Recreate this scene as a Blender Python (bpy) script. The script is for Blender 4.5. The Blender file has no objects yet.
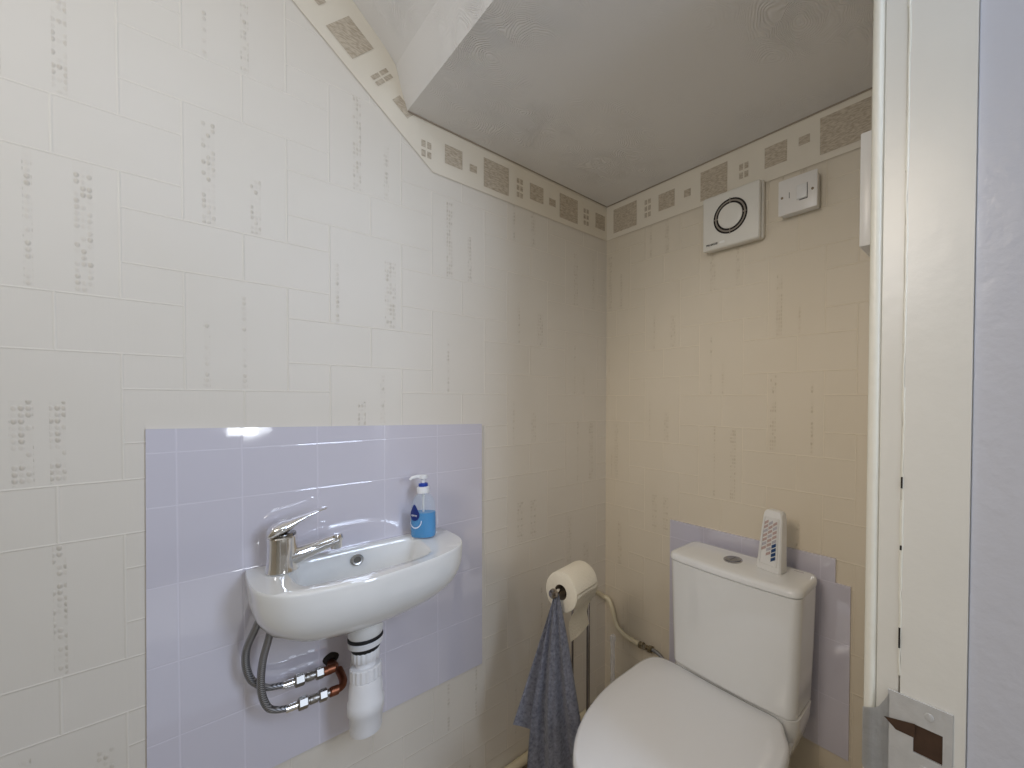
import bpy, bmesh, math, random
from mathutils import Vector, Matrix
random.seed(7)
COL = bpy.context.scene.collection
PI = math.pi

# ---------------------------------------------------------------- node helpers
def new_mat(name):
    m = bpy.data.materials.new(name); m.use_nodes = True
    nt = m.node_tree
    return m, nt, nt.nodes['Principled BSDF']

def mat(name, col, rough=0.5, metal=0.0, noise=0.0, nscale=40, bump=0.0, bscale=60, spec=0.5, coat=0.0, var=0.06):
    m, nt, b = new_mat(name)
    b.inputs['Base Color'].default_value = (*col, 1)
    b.inputs['Roughness'].default_value = rough
    b.inputs['Metallic'].default_value = metal
    b.inputs['Specular IOR Level'].default_value = spec
    b.inputs['Coat Weight'].default_value = coat
    tc = nt.nodes.new('ShaderNodeTexCoord')
    n = nt.nodes.new('ShaderNodeTexNoise'); n.inputs['Scale'].default_value = nscale; n.inputs['Detail'].default_value = 4
    nt.links.new(tc.outputs['Object'], n.inputs['Vector'])
    mx = nt.nodes.new('ShaderNodeMix'); mx.data_type = 'RGBA'
    v = noise if noise else var * 0.4
    mx.inputs[6].default_value = (*[c * (1 - v) for c in col], 1)
    mx.inputs[7].default_value = (*[min(1, c * (1 + v)) for c in col], 1)
    nt.links.new(n.outputs['Fac'], mx.inputs[0]); nt.links.new(mx.outputs[2], b.inputs['Base Color'])
    if bump:
        n2 = nt.nodes.new('ShaderNodeTexNoise'); n2.inputs['Scale'].default_value = bscale; n2.inputs['Detail'].default_value = 5
        nt.links.new(tc.outputs['Object'], n2.inputs['Vector'])
        bp = nt.nodes.new('ShaderNodeBump'); bp.inputs['Strength'].default_value = bump; bp.inputs['Distance'].default_value = 0.004
        nt.links.new(n2.outputs['Fac'], bp.inputs['Height']); nt.links.new(bp.outputs['Normal'], b.inputs['Normal'])
    return m

class X:
    """tiny expression wrapper round math nodes"""
    def __init__(s, nt, sock): s.nt = nt; s.s = sock
    def _op(s, op, *a, clamp=False):
        n = s.nt.nodes.new('ShaderNodeMath'); n.operation = op; n.use_clamp = clamp
        for i, v in enumerate((s,) + a):
            if isinstance(v, X): s.nt.links.new(v.s, n.inputs[i])
            else: n.inputs[i].default_value = v
        return X(s.nt, n.outputs[0])
    def __add__(s, o): return s._op('ADD', o)
    def __sub__(s, o): return s._op('SUBTRACT', o)
    def __mul__(s, o): return s._op('MULTIPLY', o)
    def __truediv__(s, o): return s._op('DIVIDE', o)
    def floor(s): return s._op('FLOOR')
    def fract(s): return s._op('FRACT')
    def lt(s, o): return s._op('LESS_THAN', o)
    def gt(s, o): return s._op('GREATER_THAN', o)
    def mx(s, o): return s._op('MAXIMUM', o)
    def mn(s, o): return s._op('MINIMUM', o)
    def abs(s): return s._op('ABSOLUTE')
    def pp(s, o): return s._op('PINGPONG', o)
    def inv(s): return X.c(s.nt, 1.0) - s
    def near(s, c, w):           # soft line of half width w about c
        d = (s - c).abs()
        return (X.c(s.nt, 1.0) - d / w)._op('MAXIMUM', 0.0)
    @staticmethod
    def c(nt, v):
        n = nt.nodes.new('ShaderNodeValue'); n.outputs[0].default_value = v
        return X(nt, n.outputs[0])

def rand1(nt, a, b):
    n = nt.nodes.new('ShaderNodeTexWhiteNoise'); n.noise_dimensions = '2D'
    cb = nt.nodes.new('ShaderNodeCombineXYZ')
    nt.links.new(a.s, cb.inputs[0]); nt.links.new(b.s, cb.inputs[1]); nt.links.new(cb.outputs[0], n.inputs['Vector'])
    return X(nt, n.outputs['Value'])

def wallpaper(name, axis, u0, pitch=0.226, w=0.151, base=(0.80, 0.765, 0.68)):
    """embossed tile-effect vinyl: tall tiles and brick bands interlocked, with beaded strips"""
    m, nt, b = new_mat(name)
    g = nt.nodes.new('ShaderNodeNewGeometry'); sp = nt.nodes.new('ShaderNodeSeparateXYZ')
    nt.links.new(g.outputs['Position'], sp.inputs[0])
    u = X(nt, sp.outputs[axis]) - u0; z = X(nt, sp.outputs[2])
    H = 0.319; nn = pitch - w; lw = 0.0022
    k = (u / pitch).floor()
    f = u - k * pitch                                     # 0..pitch inside the column
    par = (k / 2).fract() * 2                             # 0 or 1
    # band of column parity 0: 1.118..1.215 ; parity 1: .957..1.052
    def bandcoord(p):                                     # z relative to the band's bottom, mod H
        off = (p * -1.0 + 1.0) * (1.118 - 0.957) + 0.957
        return ((z - off) / H).fract() * H
    BH = 0.096
    za = bandcoord(par)                                   # own column
    pn = (par * -1.0 + 1.0)
    zb = bandcoord(pn)                                    # neighbours
    ina = za.lt(BH); inb = zb.lt(BH)
    def hl(zz): return zz.near(0.0, lw).mx(zz.near(H, lw)).mx(zz.near(BH, lw))
    wide = f.lt(w); narrow = wide.inv()
    lines = hl(za)                                        # own band lines reach over the whole column and its right gap
    lines = lines.mx(hl(zb) * narrow)                     # neighbour's lines reach over the gap
    # the band of the column also reaches over the gap on its left = the previous column's narrow strip (handled by hl(zb))
    vl = f.near(0.0, lw).mx(f.near(pitch, lw)) 
    v0 = vl * (ina * f.lt(pitch * .5)).mx(inb * f.gt(pitch * .5)).inv()
    v1 = f.near(w, lw) * ina.inv()
    v2 = f.near(w * 0.545, lw) * ina
    lines = lines.mx(v0).mx(v1).mx(v2)
    # beads: two strips per big tile, random place, length and width
    zt = ((z - ((par * -1.0 + 1.0) * (1.118 - 0.957) + 0.957)) / H).floor()
    dots = None
    for i, (lo, span) in enumerate(((0.012, 0.05), (0.082, 0.05))):
        r = rand1(nt, k + 11.3 * (i + 1), zt + 3.7); r2 = rand1(nt, k + 5.1 * (i + 2), zt + 9.2); r3 = rand1(nt, k + 2.9 * (i + 3), zt + 1.4)
        c = r * span + lo
        hw = r2 * r2 * 0.009 + 0.0035
        inside = (f - c).abs().lt(hw)
        zl = (za - BH) / (H - BH)
        inside = inside * zl.gt(0.02) * zl.lt(r3 * 0.75 + 0.3) * r3.gt(0.12)
        cell = 0.0066; cz = 0.0105
        du = ((f - c) / cell + 0.5).fract() - 0.5
        dz = (z / cz).fract() - 0.5
        rr = rand1(nt, ((f - c) / cell + 0.5).floor() + k * 7.0, (z / cz).floor())
        d = (du * du + dz * dz)._op('SQRT')
        dot = ((X.c(nt, 1.0) - d / 0.48)._op('MAXIMUM', 0.0) * 1.6)._op('MINIMUM', 1.0) * (rr * 1.3 - 0.3)._op('MAXIMUM', 0.0) * inside
        dots = dot if dots is None else dots.mx(dot)
        if i == 0: strips = inside
        else: strips = strips.mx(inside)
    # linen-like fine texture
    tc = nt.nodes.new('ShaderNodeMapping'); nt.links.new(g.outputs['Position'], tc.inputs['Vector'])
    tc.inputs['Scale'].default_value = (160, 160, 14) 
    ns = nt.nodes.new('ShaderNodeTexNoise'); ns.inputs['Scale'].default_value = 1.0; ns.inputs['Detail'].default_value = 2
    nt.links.new(tc.outputs['Vector'], ns.inputs['Vector'])
    nb = nt.nodes.new('ShaderNodeTexNoise'); nb.inputs['Scale'].default_value = 5; nb.inputs['Detail'].default_value = 3
    nt.links.new(g.outputs['Position'], nb.inputs['Vector'])
    fine = X(nt, ns.outputs['Fac'])
    height = lines * 0.0011 + dots * 0.0016 + fine * 0.00012 + X(nt, nb.outputs['Fac']) * 0.0008
    bp = nt.nodes.new('ShaderNodeBump'); bp.inputs['Strength'].default_value = 0.8; bp.inputs['Distance'].default_value = 1.0
    nt.links.new(height.s, bp.inputs['Height']); nt.links.new(bp.outputs['Normal'], b.inputs['Normal'])
    m1 = nt.nodes.new('ShaderNodeMix'); m1.data_type = 'RGBA'
    m1.inputs[6].default_value = (*base, 1); m1.inputs[7].default_value = (*[min(1, c * 1.12) for c in base], 1)
    nt.links.new(lines.s, m1.inputs[0])
    m2 = nt.nodes.new('ShaderNodeMix'); m2.data_type = 'RGBA'; m2.inputs[7].default_value = (base[0]*.70, base[1]*.64, base[2]*.56, 1)
    nt.links.new(m1.outputs[2], m2.inputs[6]); nt.links.new(((dots * 0.4) + (strips * 0.035)).s, m2.inputs[0])
    m3 = nt.nodes.new('ShaderNodeMix'); m3.data_type = 'RGBA'; m3.blend_type = 'MULTIPLY'; m3.inputs[7].default_value = (.93, .925, .90, 1)
    nt.links.new(nb.outputs['Fac'], m3.inputs[0]); nt.links.new(m2.outputs[2], m3.inputs[6])
    nt.links.new(m3.outputs[2], b.inputs['Base Color'])
    b.inputs['Roughness'].default_value = 0.48; b.inputs['Specular IOR Level'].default_value = 0.35
    return m

# ---------------------------------------------------------------- mesh helpers
def link(name, bm, m=None, parent=None, smooth=True, auto=None):
    me = bpy.data.meshes.new(name)
    bmesh.ops.recalc_face_normals(bm, faces=bm.faces[:])
    bm.to_mesh(me); bm.free()
    if m is not None:
        for mm in (m if isinstance(m, (list, tuple)) else [m]): me.materials.append(mm)
    o = bpy.data.objects.new(name, me); COL.objects.link(o)
    if parent is not None: o.parent = parent
    if smooth:
        for p in me.polygons: p.use_smooth = True
        try: me.set_sharp_from_angle(angle=math.radians(auto if auto else 38))
        except Exception: pass
    return o

def thing(name, label, cat, loc=(0, 0, 0), group=None):
    o = bpy.data.objects.new(name, None); COL.objects.link(o); o.location = loc; o.empty_display_size = 0.05
    o['label'] = label; o['category'] = cat
    if group: o['group'] = group
    return o

def tag(o, label, cat, group=None):
    o['label'] = label; o['category'] = cat
    if group: o['group'] = group
    return o

def struct(o): o['kind'] = 'structure'; return o

def bx(bm, x0, x1, y0, y1, z0, z1, bev=0.0, seg=2, mi=0, M=None):
    r = bmesh.ops.create_cube(bm, size=1.0)
    vs = r['verts']
    for v in vs:
        v.co = Vector(((x0 + x1) / 2 + v.co.x * (x1 - x0), (y0 + y1) / 2 + v.co.y * (y1 - y0), (z0 + z1) / 2 + v.co.z * (z1 - z0)))
    fs = list({f for v in vs for f in v.link_faces})
    if bev:
        es = list({e for f in fs for e in f.edges})
        rr = bmesh.ops.bevel(bm, geom=es, offset=bev, segments=seg, affect='EDGES', profile=0.5)
        fs = list({f for f in rr['faces']} | {f for f in fs if f.is_valid})
        seen = set(); st = list(fs)
        for f in st: seen.add(f)
        vs = list({v for f in seen for v in f.verts})
    for f in fs: f.material_index = mi
    if M is not None:
        for v in vs: v.co = M @ v.co
    return vs

def loft(bm, loops, closed=True, cap0=True, cap1=True, mi=0):
    rows = [[bm.verts.new(p) for p in L] for L in loops]
    n = len(rows[0]); faces = []
    for a, b_ in zip(rows[:-1], rows[1:]):
        rng = range(n) if closed else range(n - 1)
        for i in rng:
            j = (i + 1) % n
            faces.append(bm.faces.new((a[i], a[j], b_[j], b_[i])))
    if cap0: faces.append(bm.faces.new(list(reversed(rows[0]))))
    if cap1: faces.append(bm.faces.new(rows[-1]))
    for f in faces: f.material_index = mi
    return rows

def frame_for(t):
    t = t.normalized(); a = Vector((0, 0, 1)) if abs(t.z) < 0.9 else Vector((1, 0, 0))
    u = t.cross(a).normalized(); v = t.cross(u).normalized()
    return u, v

def tube(bm, pts, r, n=14, cap=True, mi=0, smooth_pts=0):
    pts = [Vector(p) for p in pts]
    if smooth_pts: pts = spline(pts, smooth_pts)
    rs = r if isinstance(r, (list, tuple)) else [r] * len(pts)
    if len(rs) != len(pts): rs = [rs[int(i * (len(rs) - 1) / (len(pts) - 1) + .5)] for i in range(len(pts))]
    t0 = (pts[1] - pts[0]).normalized(); u, v = frame_for(t0); loops = []
    for i, p in enumerate(pts):
        t = (pts[min(i + 1, len(pts) - 1)] - pts[max(i - 1, 0)]).normalized()
        u = (u - t * u.dot(t)).normalized(); v = t.cross(u)
        loops.append([p + (u * math.cos(2 * PI * k / n) + v * math.sin(2 * PI * k / n)) * rs[i] for k in range(n)])
    loft(bm, loops, True, cap, cap, mi)

def spline(P, sub):
    out = []
    for i in range(len(P) - 1):
        p0 = P[max(i - 1, 0)]; p1 = P[i]; p2 = P[i + 1]; p3 = P[min(i + 2, len(P) - 1)]
        for k in range(sub):
            t = k / sub
            out.append(0.5 * ((2 * p1) + (p2 - p0) * t + (2 * p0 - 5 * p1 + 4 * p2 - p3) * t * t + (3 * p1 - p0 - 3 * p2 + p3) * t ** 3))
    out.append(P[-1]); return out

def lathe(bm, prof, c=(0, 0, 0), n=32, M=None, mi=0, sx=1, sy=1, cap0=True, cap1=True):
    loops = []
    for r, z in prof:
        L = [Vector((r * sx * math.cos(2 * PI * k / n), r * sy * math.sin(2 * PI * k / n), z)) for k in range(n)]
        if M is not None: L = [M @ p for p in L]
        loops.append([p + Vector(c) for p in L])
    loft(bm, loops, True, cap0, cap1, mi)

def dirM(d):   # matrix taking +Z to direction d
    return Vector((0, 0, 1)).rotation_difference(Vector(d).normalized()).to_matrix()

def hexnut(bm, p, d, r, h, mi=0):
    M = dirM(d); L = []
    for s, rr in ((-h/2, .9), (-h/2 * .8, 1), (h/2 * .8, 1), (h/2, .9)):
        L.append([Vector(p) + M @ Vector((r * rr * math.cos(PI / 3 * k), r * rr * math.sin(PI / 3 * k), s)) for k in range(6)])
    loft(bm, L, True, True, True, mi)

def quad(bm, pts, mi=0):
    f = bm.faces.new([bm.verts.new(p) for p in pts]); f.material_index = mi; return f

def text_mesh(name, s, size, m, parent, M, extrude=0.0004):
    c = bpy.data.curves.new(name, 'FONT'); c.body = s; c.size = size; c.extrude = extrude; c.align_x = 'CENTER'; c.align_y = 'CENTER'
    t = bpy.data.objects.new(name + '_tmp', c); COL.objects.link(t)
    dg = bpy.context.evaluated_depsgraph_get(); dg.update()
    me = bpy.data.meshes.new_from_object(t.evaluated_get(dg)); bpy.data.objects.remove(t)
    me.transform(M); me.materials.clear(); me.materials.append(m)
    o = bpy.data.objects.new(name, me); COL.objects.link(o); o.parent = parent
    return o

# ---------------------------------------------------------------- materials
paper_left = wallpaper('wallpaper_left', 1, -1.103, base=(0.778, 0.722, 0.635))
paper_back = wallpaper('wallpaper_back', 0, 0.651 - 0.226 * 5, base=(0.76, 0.68, 0.55))  # same paper as the left wall, tinted warmer in place of warm light
M_ceil = None
def ceiling_mat():
    m, nt, b = new_mat('swirl_plaster')
    g = nt.nodes.new('ShaderNodeNewGeometry')
    vo = nt.nodes.new('ShaderNodeTexVoronoi'); vo.inputs['Scale'].default_value = 8.5; vo.feature = 'F1'
    nz = nt.nodes.new('ShaderNodeTexNoise'); nz.inputs['Scale'].default_value = 9
    ad = nt.nodes.new('ShaderNodeMix'); ad.data_type = 'RGBA'; ad.inputs[0].default_value = 0.06
    nt.links.new(g.outputs['Position'], ad.inputs[6]); nt.links.new(nz.outputs['Color'], ad.inputs[7]); nt.links.new(g.outputs['Position'], nz.inputs['Vector'])
    nt.links.new(ad.outputs[2], vo.inputs['Vector'])
    d = X(nt, vo.outputs['Distance'])
    ring = (d * 210)._op('SINE') * 0.5 + 0.5
    n2 = nt.nodes.new('ShaderNodeTexNoise'); n2.inputs['Scale'].default_value = 6; nt.links.new(g.outputs['Position'], n2.inputs['Vector'])
    msk = ((X(nt, n2.outputs['Fac']) - 0.42) * 4)._op('MAXIMUM', 0.0)._op('MINIMUM', 1.0)
    h = ring * msk * 0.0015
    bp = nt.nodes.new('ShaderNodeBump'); bp.inputs['Strength'].default_value = 0.7; bp.inputs['Distance'].default_value = 1.0
    nt.links.new(h.s, bp.inputs['Height']); nt.links.new(bp.outputs['Normal'], b.inputs['Normal'])
    b.inputs['Base Color'].default_value = (0.80, 0.78, 0.75, 1); b.inputs['Roughness'].default_value = 0.6
    return m
M_ceil = ceiling_mat()
M_paint = mat('old_gloss_paint', (0.80, 0.79, 0.74), 0.3, noise=0.03, nscale=12, bump=0.15, bscale=45)
M_paint2 = mat('cream_gloss_paint', (0.84, 0.82, 0.72), 0.3, bump=0.3, bscale=60)
M_blue = mat('gloss_paint_blue_lit', (0.61, 0.62, 0.68), 0.28, noise=0.03, nscale=8, bump=0.3, bscale=50)  # bluish daylight on the outer board, put into the paint colour
M_white = mat('white_plastic', (0.80, 0.79, 0.76), 0.3)
M_cream = mat('cream_plastic', (0.78, 0.74, 0.65), 0.32)
M_ceramic = mat('white_ceramic', (0.84, 0.845, 0.83), 0.08, coat=0.5, var=0.02)
M_seat = mat('seat_plastic', (0.84, 0.84, 0.84), 0.16, var=0.02)
M_chrome = mat('chrome', (0.82, 0.81, 0.80), 0.07, 1.0)
M_steel = mat('dull_steel', (0.45, 0.44, 0.42), 0.28, 1.0)
M_black = mat('black_rubber', (0.01, 0.01, 0.012), 0.5)
M_copper = mat('tarnished_copper', (0.26, 0.10, 0.055), 0.42, 1.0, noise=0.35, nscale=90)
M_trap = mat('white_waste_plastic', (0.86, 0.86, 0.87), 0.28)
M_pipe = mat('cream_painted_pipe', (0.72, 0.64, 0.45), 0.35, noise=0.06, nscale=30)
M_roll = mat('toilet_paper', (0.86, 0.79, 0.64), 0.85, bump=0.4, bscale=220)
M_core = mat('cardboard', (0.20, 0.15, 0.10), 0.9)
M_dark = mat('near_black', (0.02, 0.015, 0.012), 0.8)  # flat near-black for openings, print and the rocker's drawn shadow
M_wood = mat('bare_dark_wood', (0.06, 0.03, 0.015), 0.7, noise=0.4, nscale=60)
M_floor = mat('tan_vinyl_floor', (0.42, 0.34, 0.24), 0.5, noise=0.1, nscale=14)
M_border = mat('cream_border_paper', (0.80, 0.73, 0.60), 0.5, noise=0.03, nscale=20)
M_plate = mat('painted_strike_metal', (0.64, 0.64, 0.63), 0.28, 0.25, noise=0.15, nscale=50, bump=0.3, bscale=70)

def streak_mat():
    m, nt, b = new_mat('border_motif')
    g = nt.nodes.new('ShaderNodeNewGeometry'); mp = nt.nodes.new('ShaderNodeMapping'); mp.inputs['Scale'].default_value = (90, 90, 330)
    nz = nt.nodes.new('ShaderNodeTexNoise'); nz.inputs['Scale'].default_value = 1; nz.inputs['Detail'].default_value = 3
    nt.links.new(g.outputs['Position'], mp.inputs['Vector']); nt.links.new(mp.outputs['Vector'], nz.inputs['Vector'])
    r = nt.nodes.new('ShaderNodeValToRGB'); r.color_ramp.elements[0].position = .38; r.color_ramp.elements[1].position = .62
    r.color_ramp.elements[0].color = (0.45, 0.37, 0.27, 1); r.color_ramp.elements[1].color = (0.62, 0.54, 0.42, 1)
    nt.links.new(nz.outputs['Fac'], r.inputs[0]); nt.links.new(r.outputs[0], b.inputs['Base Color'])
    b.inputs['Roughness'].default_value = 0.5
    return m
M_motif = streak_mat()

def tile_mat(name, us, zs, axis, base):
    m, nt, b = new_mat(name)
    g = nt.nodes.new('ShaderNodeNewGeometry'); sp = nt.nodes.new('ShaderNodeSeparateXYZ'); nt.links.new(g.outputs['Position'], sp.inputs[0])
    u = X(nt, sp.outputs[axis]); z = X(nt, sp.outputs[2]); L = None
    for c in us:
        l = u.near(c, 0.0022); L = l if L is None else L.mx(l)
    for c in zs: L = L.mx(z.near(c, 0.0022))
    nb = nt.nodes.new('ShaderNodeTexNoise'); nb.inputs['Scale'].default_value = 7; nb.inputs['Detail'].default_value = 1
    nt.links.new(g.outputs['Position'], nb.inputs['Vector'])
    h = X(nt, nb.outputs['Fac']) * 0.0035 - L * 0.0006
    bp = nt.nodes.new('ShaderNodeBump'); bp.inputs['Strength'].default_value = 0.6; bp.inputs['Distance'].default_value = 1.0
    nt.links.new(h.s, bp.inputs['Height']); nt.links.new(bp.outputs['Normal'], b.inputs['Normal'])
    mx = nt.nodes.new('ShaderNodeMix'); mx.data_type = 'RGBA'; mx.inputs[6].default_value = (*base, 1); mx.inputs[7].default_value = (*[min(1, c * 1.14) for c in base], 1)
    nt.links.new(L.s, mx.inputs[0]); nt.links.new(mx.outputs[2], b.inputs['Base Color'])
    b.inputs['Roughness'].default_value = 0.05; b.inputs['Specular IOR Level'].default_value = 0.75; b.inputs['Coat Weight'].default_value = 1.0; b.inputs['Coat Roughness'].default_value = 0.03; b.inputs['Coat IOR'].default_value = 1.7
    return m
LAV = (0.675, 0.65, 0.72)
M_tileL = tile_mat('lavender_tile_left', [-1.115, -1.026, -0.903, -0.768, -0.640], [1.098, 0.998, 0.851, 0.704, 0.562], 1, LAV)
M_tileB = tile_mat('lavender_tile_back', [0.32, 0.45, 0.58, 0.70, 0.80], [0.742, 0.597, 0.45], 0, (0.62, 0.60, 0.69))

# ---------------------------------------------------------------- room shell
CZ = 1.937
def slab(name, x0, x1, y0, y1, z0, z1, m):
    bm = bmesh.new(); bx(bm, x0, x1, y0, y1, z0, z1); return struct(link(name, bm, m, smooth=False))
slab('wall_left', -0.12, 0, -2.1, 0.12, -0.1, 2.6, paper_left)
slab('wall_back', 0, 1.12, 0, 0.12, -0.1, 2.6, paper_back)
slab('wall_right', 1.004, 1.12, -0.447, 0, 0, 2.6, paper_left)
slab('wall_right_near', 1.0, 1.12, -2.1, -1.42, 0, 2.6, M_paint)
slab('wall_lintel', 1.0, 1.12, -1.42, -0.447, 2.25, 2.6, M_paint)
slab('wall_front', 0, 1.12, -2.2, -2.1, -0.1, 2.6, M_border)
slab('floor', 0, 1.12, -2.1, 0, -0.1, 0.0, M_floor)
slab('floor_hall', 1.12, 4.0, -2.1, 0.6, -0.1, 0.0, mat('pale_hall_floor', (0.66, 0.62, 0.56), 0.6, noise=0.06, nscale=10))
bm = bmesh.new()                                         # low ceiling box, short drop, stair soffit, high ceiling
prof = [(0.0, CZ), (-0.711, CZ), (-0.722, 1.975), (-0.737, 2.038), (-0.760, 2.066), (-1.20, 2.50), (-2.1, 2.50)]
a = [bm.verts.new((0.0, y, z)) for y, z in prof]; c_ = [bm.verts.new((1.004, y, z)) for y, z in prof]
a2 = bm.verts.new((0.0, -2.1, 2.6)); a3 = bm.verts.new((0.0, 0, 2.6)); c2 = bm.verts.new((1.004, -2.1, 2.6)); c3 = bm.verts.new((1.004, 0, 2.6))
for i in range(len(prof) - 1): bm.faces.new((a[i], a[i + 1], c_[i + 1], c_[i]))
bm.faces.new((a[-1], a2, c2, c_[-1])); bm.faces.new((a2, a3, c3, c2)); bm.faces.new((a3, a[0], c_[0], c3))
bm.faces.new(a + [a2, a3]); bm.faces.new(list(reversed(c_ + [c2, c3])))
struct(link('ceiling', bm, M_ceil, smooth=False))
# dark bead drawn for the thin shadow in the ceiling angle
bm = bmesh.new()
tube(bm, [(0.004, -0.71, CZ - .001), (0.004, -0.003, CZ - .001), (1.0, -0.003, CZ - .001)], 0.0022, 8)
struct(link('trim_1', bm, mat('joint_shadow', (0.36, 0.30, 0.23), 0.8)))

# door lining at the right, seen edge-on: bead, strip, broad reveal, outer board
bm = bmesh.new()
tube(bm, [(1.011, -0.453, 0), (1.011, -0.453, 2.25)], 0.0075, 12); bx(bm, 1.004, 1.018, -0.453, -0.44, 0, 2.25)
struct(link('trim_2', bm, M_paint2))
bm = bmesh.new(); bx(bm, 1.0185, 1.0455, -0.4535, -0.44, 0, 2.25, 0.0012, 1); struct(link('trim_3', bm, M_paint))
# broad reveal board with the latch mortise cut through it
mx0, mx1, mz0, mz1 = 1.0635, 1.0945, 0.705, 0.775
bm = bmesh.new()
x0, x1, y0, y1 = 1.0475, 1.1165, -0.456, -0.43
for (xa, xb, za_, zb_) in ((x0, x1, 0, mz0), (x0, x1, mz1, 2.25), (x0, mx0, mz0, mz1), (mx1, x1, mz0, mz1)):
    bx(bm, xa, xb, y0, y1, za_, zb_)
bx(bm, mx0, mx1, y1 - .001, y1, mz0, mz1)
bmesh.ops.remove_doubles(bm, verts=bm.verts[:], dist=1e-5)
struct(link('trim_4', bm, M_paint))
bm = bmesh.new(); bx(bm, 1.1172, 1.26, -0.449, -0.35, 0, 2.5, 0.001, 1); struct(link('trim_5', bm, M_blue))
# ragged paint ridge and chips in the joint between strip and reveal
bm = bmesh.new()
zc = 0.83
while zc < 2.2:
    h = random.uniform(0.02, 0.09)
    r_ = random.uniform(0.0012, 0.0021)
    tube(bm, [(1.0465 + random.uniform(-.0006, .0006), -0.4555, zc), (1.0465 + random.uniform(-.001, .001), -0.4560, zc + h / 2), (1.0465, -0.4555, zc + h)], r_, 7)
    zc += h
struct(link('trim_6', bm, M_paint2))
bm = bmesh.new()
for (z0_, z1_) in ((1.083, 1.098), (1.000, 1.006), (0.868, 0.895)):
    bx(bm, 1.0450, 1.0472, -0.4585, -0.4575, z0_, z1_)
struct(link('trim_7', bm, M_dark))

# ---------------------------------------------------------------- wallpaper border
def border():
    def P(axis, u, z, off=0.0012): return (off, u, z) if axis == 'y' else (u, -off, z)
    # left wall, level part
    bm = bmesh.new()
    zt, zb = CZ - .001, 1.806
    quad(bm, [P('y', 0, zb), P('y', -0.648, zb), P('y', -0.711, zt), P('y', 0, zt)], 0)
    # slope part down from the stair soffit
    quad(bm, [P('y', -0.711, zt), P('y', -0.648, zb), P('y', -1.14, 2.224), P('y', -1.06, 2.36), P('y', -0.76, 2.066), P('y', -0.737, 2.037), P('y', -0.722, 1.975)], 0)
    # lower edge line
    for (A, B) in (((0, zb), (-0.648, zb)), ((-0.648, zb), (-1.14, 2.224))):
        dx, dz = B[0] - A[0], B[1] - A[1]; l = math.hypot(dx, dz); nx, nz = -dz / l * .0012, dx / l * .0012
        quad(bm, [P('y', A[0], A[1], .0019), P('y', B[0], B[1], .0019), P('y', B[0] - nx, B[1] - nz, .0019), P('y', A[0] - nx, A[1] - nz, .0019)], 2)
    def sq(axis, u0, u1, z0, z1, n=1):
        h = (z1 - z0)
        for k in range(n):
            a = z0 + h * k / n + (0.15 * h / n if n > 1 else 0); b = z0 + h * (k + 1) / n - (0.15 * h / n if n > 1 else 0)
            if n > 1:
                mid = (u0 + u1) / 2; g = (u1 - u0) * .08
                quad(bm, [P(axis, u0, a, .002), P(axis, mid - g, a, .002), P(axis, mid - g, b, .002), P(axis, u0, b, .002)], 1)
                quad(bm, [P(axis, mid + g, a, .002), P(axis, u1, a, .002), P(axis, u1, b, .002), P(axis, mid + g, b, .002)], 1)
            else:
                quad(bm, [P(axis, u0, a, .002), P(axis, u1, a, .002), P(axis, u1, b, .002), P(axis, u0, b, .002)], 1)
    for (u0, u1, z0, z1, n) in ((-.677, -.652, 1.835, 1.885, 2), (-.616, -.567, 1.845, 1.897, 1), (-.546, -.524, 1.852, 1.873, 1), (-.503, -.421, 1.825, 1.910, 1),
                                (-.393, -.371, 1.832, 1.897, 3), (-.345, -.293, 1.845, 1.897, 1), (-.270, -.243, 1.852, 1.876, 1), (-.226, -.146, 1.826, 1.909, 1), (-.118, -.094, 1.832, 1.897, 3), (-.060, -.012, 1.842, 1.897, 1)):
        sq('y', u0, u1, z0, z1, n)
    # motifs on the slope: along d, across n
    d = Vector((-0.492, 0.418)).normalized(); nn = Vector((0.418, 0.492)).normalized(); o = Vector((-0.648, zb))
    def sl(s0, s1, t0, t1):
        pts = [o + d * s0 + nn * t0, o + d * s1 + nn * t0, o + d * s1 + nn * t1, o + d * s0 + nn * t1]
        quad(bm, [P('y', p.x, p.y, .002) for p in pts], 1)
    sl(.120, .166, .044, .070)
    for q in range(2):
        sl(.200, .209, .036 + q * .028, .060 + q * .028); sl(.213, .222, .036 + q * .028, .060 + q * .028)
    sl(.262, .329, .027, .095)
    sl(.362, .384, .046, .068); sl(.424, .474, .042, .092); sl(.505, .53, .05, .075)
    o1 = link('wallpaper_border', bm, [M_border, M_motif, mat('border_edge', (.62, .54, .42), .6)], smooth=False)
    tag(o1, 'cream wallpaper border with brown squares along top of the basin wall and sloping soffit', 'wallpaper border', 'wallpaper border strips')
    bm = bmesh.new()
    quad(bm, [P('x', 0, zb), P('x', 1.004, zb), P('x', 1.004, zt), P('x', 0, zt)], 0)
    quad(bm, [P('x', 0, zb, .0019), P('x', 1.004, zb, .0019), P('x', 1.004, zb + .0018, .0019), P('x', 0, zb + .0018, .0019)], 2)
    for (u0, u1, z0, z1, n) in ((.039, .156, 1.826, 1.914, 1), (.194, .222, 1.835, 1.903, 3), (.257, .325, 1.842, 1.898, 1), (.363, .389, 1.855, 1.878, 1), (.426, .520, 1.822, 1.912, 1),
                                (.559, .588, 1.840, 1.890, 2), (.637, .700, 1.845, 1.902, 1), (.731, .760, 1.870, 1.892, 1), (.785, .900, 1.825, 1.918, 1), (.93, .955, 1.835, 1.903, 3)):
        sq('x', u0, u1, z0, z1, n)
    o2 = link('wallpaper_border', bm, [M_border, M_motif, bpy.data.materials['border_edge']], smooth=False)
    tag(o2, 'cream wallpaper border with brown squares above the extractor fan and toilet', 'wallpaper border', 'wallpaper border strips')
border()

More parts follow.
